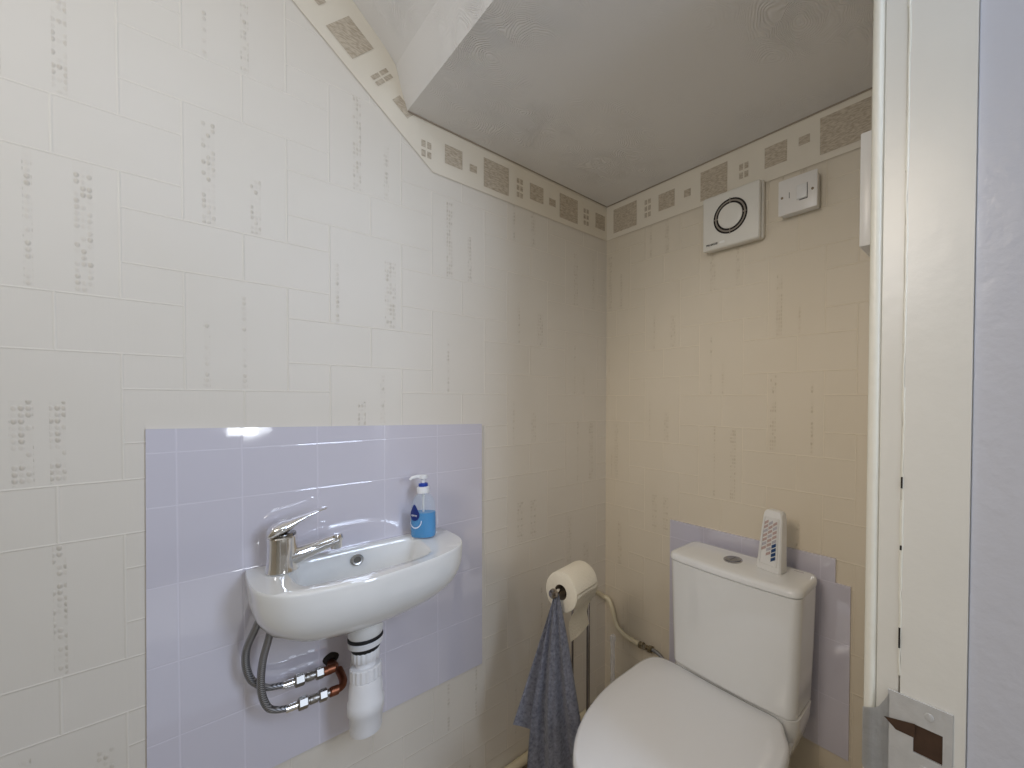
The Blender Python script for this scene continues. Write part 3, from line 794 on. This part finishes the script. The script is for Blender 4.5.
# ---------------------------------------------------------------- isolator switch on far wall
sw = thing('fan_switch', 'white surface-mounted isolator switch right of the extractor fan', 'switch', (.738, 0, 1.735))
S0 = Vector(sw.location); TS = Matrix.Translation(-S0)
bm = bmesh.new(); bx(bm, .692, .787, -.024, -.0005, 1.690, 1.777, .003, 2, M=TS); link('back_box', bm, M_white, sw)
bm = bmesh.new(); bx(bm, .689, .790, -.031, -.024, 1.687, 1.780, .003, 2, M=TS); link('face_plate', bm, mat('face_plate_white', (.80, .77, .72), .3), sw)
bm = bmesh.new(); bx(bm, .739, .765, -.0345, -.0306, 1.716, 1.752, .0015, 2, M=TS @ Matrix.Translation((0, 0, 0))); rk = link('rocker', bm, M_white, sw)
bm = bmesh.new(); bx(bm, .7642, .7658, -.0318, -.0308, 1.714, 1.753, M=TS); bx(bm, .745, .766, -.0318, -.0308, 1.7135, 1.7150, M=TS); link('rocker_shadow', bm, M_dark, rk)  # dark L of thin strips drawn as the rocker's shadow
bm = bmesh.new(); bx(bm, .7185, .7200, -.0316, -.0308, 1.727, 1.742, M=TS); link('pole_mark', bm, mat('grey_print', (.2, .18, .16), .6), sw)
for x in (.700, .778):
    bm = bmesh.new(); lathe(bm, [(.0034, 0), (.0032, .0008), (.002, .0012)], Vector((x, -.031, 1.733)) - S0, 16, MF); link('screw', bm, mat('screw_brass', (.25, .2, .14), .35, .9) if x < .71 else bpy.data.materials['screw_brass'], sw)

# white box on right wall just inside the door
jb = thing('wall_box', 'white plastic box on the right wall just beyond the door lining', 'electrical box', (.982, -.29, 1.55))
J0 = Vector(jb.location); TJ = Matrix.Translation(-J0)
bm = bmesh.new(); bx(bm, .978, 1.0035, -.330, -.232, 1.462, 1.643, .002, 2, M=TJ); link('back_box', bm, M_white, jb)
bm = bmesh.new(); bx(bm, .960, .978, -.334, -.228, 1.458, 1.647, .002, 2, M=TJ); link('cover', bm, M_white, jb)

# ---------------------------------------------------------------- strike plate on door lining
sp = thing('strike_plate', 'worn metal strike plate with dark latch hole on the door lining', 'strike plate', (1.07, -.456, .72))
P0 = Vector(sp.location); TP = Matrix.Translation(-P0)
bm = bmesh.new()
for (xa, xb, za_, zb_) in ((1.034, 1.1045, .775, .807), (1.034, 1.0635, .66, .775), (1.0945, 1.1045, .66, .775), (1.0635, 1.0945, .66, .737)):
    bx(bm, xa, xb, -.4592, -.4566, za_, zb_, M=TP)
bmesh.ops.remove_doubles(bm, verts=bm.verts[:], dist=1e-5)
link('plate', bm, M_plate, sp, smooth=False)
bm = bmesh.new()      # curved lip wrapping round the inner edge
L = []
for (x, y, z0_, z1_) in ((1.036, -.4592, .66, .803), (1.030, -.4594, .665, .790), (1.024, -.4600, .672, .779), (1.018, -.4612, .676, .774), (1.012, -.4622, .680, .772), (1.006, -.4618, .684, .770), (1.004, -.4605, .688, .768)):
    L.append([Vector((x, y, z0_)) - P0, Vector((x, y, z1_)) - P0])
rows = [[bm.verts.new(p) for p in l] for l in L]
for a_, b_ in zip(rows[:-1], rows[1:]): bm.faces.new((a_[0], a_[1], b_[1], b_[0]))
geom = bmesh.ops.solidify(bm, geom=bm.faces[:], thickness=.0014)
link('lip', bm, M_plate, sp)
bm = bmesh.new(); bx(bm, 1.0635, 1.0945, -.4575, -.4552, .7375, .7750, M=TP); link('latch_hole', bm, M_wood, sp, smooth=False)
bm = bmesh.new(); quad(bm, [Vector(p) - P0 for p in ((1.030, -.4600, .768), (1.0655, -.4600, .776), (1.0650, -.4600, .757), (1.044, -.4600, .757))]); link('latch_slot', bm, M_wood, sp, smooth=False)
for (x, z) in ((1.080, .792), (1.076, .720)):
    bm = bmesh.new(); lathe(bm, [(.0052, 0), (.005, .0010), (.003, .0016)], Vector((x, -.4592, z)) - P0, 18, MF); link('screw', bm, M_plate, sp)

# ---------------------------------------------------------------- loo roll stand, roll, towel
fx = Vector((.273, -.428, .690)); bkx = Vector((.254, -.334, .690)); ax = (bkx - fx).normalized()
st = thing('toilet_roll_stand', 'slim chrome free-standing toilet roll holder in the corner', 'toilet roll holder', (.255, -.32, 0))
s0 = Vector(st.location)
bm = bmesh.new(); lathe(bm, [(.088, .0005), (.09, .003), (.088, .010), (.03, .013), (.012, .016)], (0, 0, 0), 48); link('base', bm, M_steel, st)
pp = fx + ax * .122
M_rod = mat('dark_chrome', (.34, .31, .29), .16, 1.0)
bm = bmesh.new(); tube(bm, [Vector((pp.x, pp.y, .012)) - s0, Vector((pp.x, pp.y, .665)) - s0, Vector((pp.x, pp.y, .684)) - s0, pp - ax * .008 - s0, pp - ax * .03 - s0], .0055, 14); link('pole', bm, M_rod, st)
bm = bmesh.new(); tube(bm, [pp - ax * .02 - s0, fx - ax * .022 - s0], .0055, 14); arm = link('arm', bm, M_chrome, st)
bm = bmesh.new(); lathe(bm, [(.006, 0), (.012, .003), (.0135, .008), (.0120, .013), (.006, .016)], fx - ax * .02 - s0, 20, dirM(-ax)); link('end_knob', bm, M_rod, arm)
bm = bmesh.new(); tube(bm, [Vector((.222, -.345, .012)) - s0, Vector((.222, -.345, .60)) - s0], .0035, 12); link('spare_roll_rod', bm, M_rod, st)
rl = thing('toilet_roll', 'cream toilet roll with loose end hanging, on the chrome stand', 'toilet roll', (fx + bkx) / 2)
r0 = Vector(rl.location); MR = dirM(ax); Lr = (bkx - fx).length
bm = bmesh.new()
prof = [(.021, 0), (.050, 0), (.0535, .002), (.0545, .006), (.0545, Lr - .006), (.0535, Lr - .002), (.050, Lr), (.021, Lr), (.021, 0)]
lp = []
for r, z in prof: lp.append([fx - r0 + MR @ Vector((r * math.cos(2 * PI * k / 56), r * math.sin(2 * PI * k / 56), z)) + Vector((0, 0, -.008)) for k in range(56)])
loft(bm, lp, True, False, False); link('paper', bm, M_roll, rl)
bm = bmesh.new()
loft(bm, [[fx - r0 + Vector((0, 0, -.008)) + MR @ Vector((r * math.cos(2 * PI * k / 40), r * math.sin(2 * PI * k / 40), z)) for k in range(40)] for r, z in ((.0207, .001), (.0207, Lr - .001), (.0195, Lr - .001), (.0195, .001), (.0207, .001))], True, False, False)
link('cardboard_core', bm, M_core, rl)
bm = bmesh.new()   # loose tail
perp = Vector((ax.y, -ax.x, 0)); rows = []
cc = fx - r0 + Vector((0, 0, -.008))
path = [(.0545, .006), (.0535, -.014), (.046, -.033), (.032, -.050), (.022, -.068), (.017, -.088), (.024, -.122)]
for i, (o_, z_) in enumerate(path):
    w0 = .003 + .002 * i; w1 = Lr - .002 - .0 * i
    rows.append([cc + perp * (o_ + .004 * math.sin(j / 8 * PI) * (i / 6)) + ax * (w0 + (w1 - w0) * j / 8) + Vector((0, 0, z_ - (.012 * (1 - j / 8) * (i / 6)))) for j in range(9)])
rr_ = [[bm.verts.new(p) for p in r] for r in rows]
for a_, b_ in zip(rr_[:-1], rr_[1:]):
    for j in range(8): bm.faces.new((a_[j], a_[j + 1], b_[j + 1], b_[j]))
bmesh.ops.solidify(bm, geom=bm.faces[:], thickness=.0006)
link('loose_end', bm, M_roll, rl)

def towel_mat():
    m, nt, b = new_mat('grey_blue_terry')
    tc = nt.nodes.new('ShaderNodeTexCoord'); n = nt.nodes.new('ShaderNodeTexNoise'); n.inputs['Scale'].default_value = 130; n.inputs['Detail'].default_value = 6
    n2 = nt.nodes.new('ShaderNodeTexNoise'); n2.inputs['Scale'].default_value = 420
    nt.links.new(tc.outputs['Object'], n.inputs['Vector']); nt.links.new(tc.outputs['Object'], n2.inputs['Vector'])
    r = nt.nodes.new('ShaderNodeValToRGB'); r.color_ramp.elements[0].position = .3; r.color_ramp.elements[1].position = .72
    r.color_ramp.elements[0].color = (.21, .22, .275, 1); r.color_ramp.elements[1].color = (.48, .49, .57, 1)
    nt.links.new(n.outputs['Fac'], r.inputs[0]); nt.links.new(r.outputs[0], b.inputs['Base Color'])
    bp = nt.nodes.new('ShaderNodeBump'); bp.inputs['Strength'].default_value = .9; bp.inputs['Distance'].default_value = .002
    nt.links.new(n2.outputs['Fac'], bp.inputs['Height']); nt.links.new(bp.outputs['Normal'], b.inputs['Normal'])
    b.inputs['Roughness'].default_value = .95; b.inputs['Sheen Weight'].default_value = .4
    return m
tip = fx - ax * .012 + Vector((0, 0, -.004))
bm = bmesh.new()
rv = Vector((.737, .676, 0)); nv = Vector((.676, -.737, 0))
def sheet(zs, lefts, rights, off, amp, nf, ph, ns=44):
    rows = []
    Z = len(zs)
    sub = 6
    for i in range((Z - 1) * sub + 1):
        a = min(i // sub, Z - 2); t = i / sub - a
        t2 = t
        z = zs[a] + (zs[a + 1] - zs[a]) * t; l = lefts[a] + (lefts[a + 1] - lefts[a]) * t2; r = rights[a] + (rights[a + 1] - rights[a]) * t2
        g = min(1, (tip.z - z) / .25)
        row = []
        for j in range(ns + 1):
            s = j / ns
            n_ = off * g + amp * (.15 + .85 * g) * (math.sin(s * nf * 2 * PI + ph + z * 3) * .6 + math.sin(s * nf * 4.3 * PI + ph * 2 + z * 7) * .25) - .012 * g * (2 * s - 1) ** 2
            w = l + (r - l) * s
            row.append(bm.verts.new(Vector((tip.x, tip.y, z)) + rv * w + nv * (.012 + n_)))
        rows.append(row)
    for a_, b_ in zip(rows[:-1], rows[1:]):
        for j in range(ns): bm.faces.new((a_[j], a_[j + 1], b_[j + 1], b_[j]))
T = tip.z
sheet([T + .004, T - .03, T - .10, T - .20, T - .30, T - .40, T - .52], [-.006, -.015, -.028, -.046, -.062, -.070, -.078], [.005, .012, .026, .044, .062, .078, .090], .020, .018, 2.2, .6)
# shorter corner of cloth that swings out to the left, behind the main fall
zs = [0, .05, .12, .20, .27, .33]
rows = []
for i, d_ in enumerate(zs):
    row = []
    for j in range(15):
        s = j / 14
        l = -.006 - d_ * .335; z = T - d_ * 1.06 - (.040 * s * (d_ / .33))
        w = l + (.0 - l) * s
        row.append(bm.verts.new(Vector((tip.x, tip.y, z)) + rv * w + nv * (.006 - .004 * math.sin(s * 5))))
    rows.append(row)
for a_, b_ in zip(rows[:-1], rows[1:]):
    for j in range(14): bm.faces.new((a_[j], a_[j + 1], b_[j + 1], b_[j]))
bmesh.ops.solidify(bm, geom=bm.faces[:], thickness=.004)
o = link('hand_towel', bm, towel_mat(), auto=180); tag(o, 'grey-blue terry hand towel hung in folds over the end of the roll holder', 'towel')

# ---------------------------------------------------------------- cistern feed pipe
wp = thing('water_pipe', 'cream painted supply pipe bending across the corner to the cistern', 'pipe', (.03, -.02, .42))
W0 = Vector(wp.location)
bm = bmesh.new()
pts = [(.014, -.20, .583), (.014, -.12, .518), (.014, -.055, .470), (.018, -.028, .447), (.034, -.018, .438), (.050, -.018, .420), (.060, -.018, .400), (.068, -.018, .376), (.084, -.018, .350), (.120, -.018, .334), (.160, -.018, .330), (.192, -.018, .3285)]
tube(bm, [Vector(p) - W0 for p in pts], .0082, 16, smooth_pts=5); link('painted_pipe', bm, M_pipe, wp)
bm = bmesh.new(); tube(bm, [Vector((.188, -.018, .329)) - W0, Vector((.255, -.018, .334)) - W0], .0072, 14)
d = Vector((1, 0, .06)); 
hexnut(bm, Vector((.204, -.018, .330)) - W0, d, .0125, .016); hexnut(bm, Vector((.246, -.018, .333)) - W0, d, .0125, .014)
lathe(bm, [(.006, 0), (.0075, .012), (.0075, .016)], Vector((.226, -.02, .332)) - W0, 14, dirM((.1, -1, .5)))
link('isolating_valve', bm, mat('aged_brass', (.30, .26, .18), .35, 1.0), wp, auto=30)
bm = bmesh.new(); tube(bm, [Vector(p) - W0 for p in [(.250, -.018, .334), (.275, -.018, .333), (.300, -.020, .325), (.325, -.03, .312), (.36, -.04, .32), (.40, -.05, .37), (.47, -.06, .44), (.49, -.06, .458)]], .006, 12, smooth_pts=6)
link('braided_hose', bm, M_braid, wp)

# ---------------------------------------------------------------- toilet brush with clear twisted handle
bh = thing('toilet_brush', 'clear twisted-handle toilet brush standing in the corner beside the toilet', 'toilet brush', (.215, -.172, 0))
bm = bmesh.new()
L = []
for i in range(60):
    z = .10 + (.435 - .10) * i / 59; r = .0068 if z < .415 else .0085
    if z > .43: r = .006
    L.append([Vector((r * (1 + .18 * math.cos(4 * a + i * .5)) * math.cos(a), r * (1 + .18 * math.cos(4 * a + i * .5)) * math.sin(a), z)) for a in [2 * PI * k / 20 for k in range(20)]])
loft(bm, L); link('handle', bm, glass_mat('clear_acrylic', (.88, .86, .84), .1, .45), bh)
bm = bmesh.new(); lathe(bm, [(.045, .0005), (.052, .004), (.05, .02), (.045, .09), (.047, .125), (.043, .127), (.04, .10)], (0, 0, 0), 36); link('holder', bm, M_white, bh)

# low painted pipe along the basin wall
bm = bmesh.new(); tube(bm, [(.0165, -1.9, .040), (.0165, -.25, .040), (.018, -.05, .040)], .0145, 16)
o = link('heating_pipe', bm, M_pipe); tag(o, 'cream painted pipe running low along the basin wall', 'pipe')

# ---------------------------------------------------------------- lights
def area(name, loc, target, sx, sy, power, col):
    l = bpy.data.lights.new(name, 'AREA'); l.shape = 'RECTANGLE'; l.size = sx; l.size_y = sy; l.energy = power; l.color = col
    o = bpy.data.objects.new(name, l); COL.objects.link(o); o.location = loc
    o.rotation_euler = (Vector(target) - Vector(loc)).to_track_quat('-Z', 'Y').to_euler()
    return o
area('hall_window_light', (2.4, -0.38, 1.75), (0, -0.85, 1.0), 0.40, 1.1, 20, (.66, .78, 1.0))
area('hall_window_light', (3.0, -0.82, 1.06), (0, -0.9, 1.1), 0.16, 0.28, 1.5, (.90, .95, 1.0))
area('hall_ceiling_light', (1.7, -1.2, 2.3), (0.1, -0.9, 1.6), 0.5, 0.5, 3.6, (.70, .81, 1.0))
rl_ = bpy.data.lights.new('warm_fill_light', 'SPOT'); rl_.energy = 24; rl_.spot_size = math.radians(62); rl_.spot_blend = .8; rl_.color = (1.0, .86, .70); rl_.shadow_soft_size = .22  # added warm fill aimed at the toilet and back wall
ro_ = bpy.data.objects.new('warm_fill_light', rl_); COL.objects.link(ro_); ro_.location = (.78, -1.75, 1.95)
ro_.rotation_euler = (Vector((.62, -.1, .75)) - Vector((.78, -1.75, 1.95))).to_track_quat('-Z', 'Y').to_euler()
area('soffit_fill_light', (.7, -1.95, 1.8), (.45, -.8, 2.15), 0.35, 0.3, 3.0, (.95, .96, 1.0))  # added lamp to brighten the stair soffit, not a real fitting
sl_ = bpy.data.lights.new('sun_patch_light', 'SPOT'); sl_.energy = 90; sl_.spot_size = math.radians(24); sl_.spot_blend = .15; sl_.color = (.9, .96, 1.0); sl_.shadow_soft_size = .05
so_ = bpy.data.objects.new('sun_patch_light', sl_); COL.objects.link(so_); so_.location = (2.35, -1.0, 2.4)
w = bpy.data.worlds.new('World'); bpy.context.scene.world = w; w.use_nodes = True
bg = w.node_tree.nodes['Background']; bg.inputs[0].default_value = (1.0, .95, .88, 1); bg.inputs[1].default_value = 0.22

# ---------------------------------------------------------------- camera
cam = bpy.data.cameras.new('camera'); co = bpy.data.objects.new('camera', cam); COL.objects.link(co)
cam.sensor_width = 36; cam.sensor_fit = 'HORIZONTAL'; cam.lens = 36 * 410.7 / 1024
cam.shift_x = -(632.06 - 512) / 1024; cam.shift_y = (405.99 - 384) / 1024
cam.clip_start = 0.01
yaw, pitch, roll = math.radians(42.544), math.radians(-.9366), math.radians(.279)
cy, sy, cp, sp__ = math.cos(yaw), math.sin(yaw), math.cos(pitch), math.sin(pitch)
fwd = Vector((-sy * cp, cy * cp, sp__)); right = Vector((cy, sy, 0)); up = right.cross(fwd)
r2 = right * math.cos(roll) + up * math.sin(roll); u2 = -right * math.sin(roll) + up * math.cos(roll)
R3 = Matrix((r2, u2, -fwd)).transposed()
co.matrix_world = Matrix.Translation((1.15, -1.104, 1.2)) @ R3.to_4x4()
bpy.context.scene.camera = co
sc_ = bpy.context.scene
sc_.view_settings.view_transform = 'Standard'; sc_.view_settings.look = 'None'; sc_.view_settings.exposure = 0.12
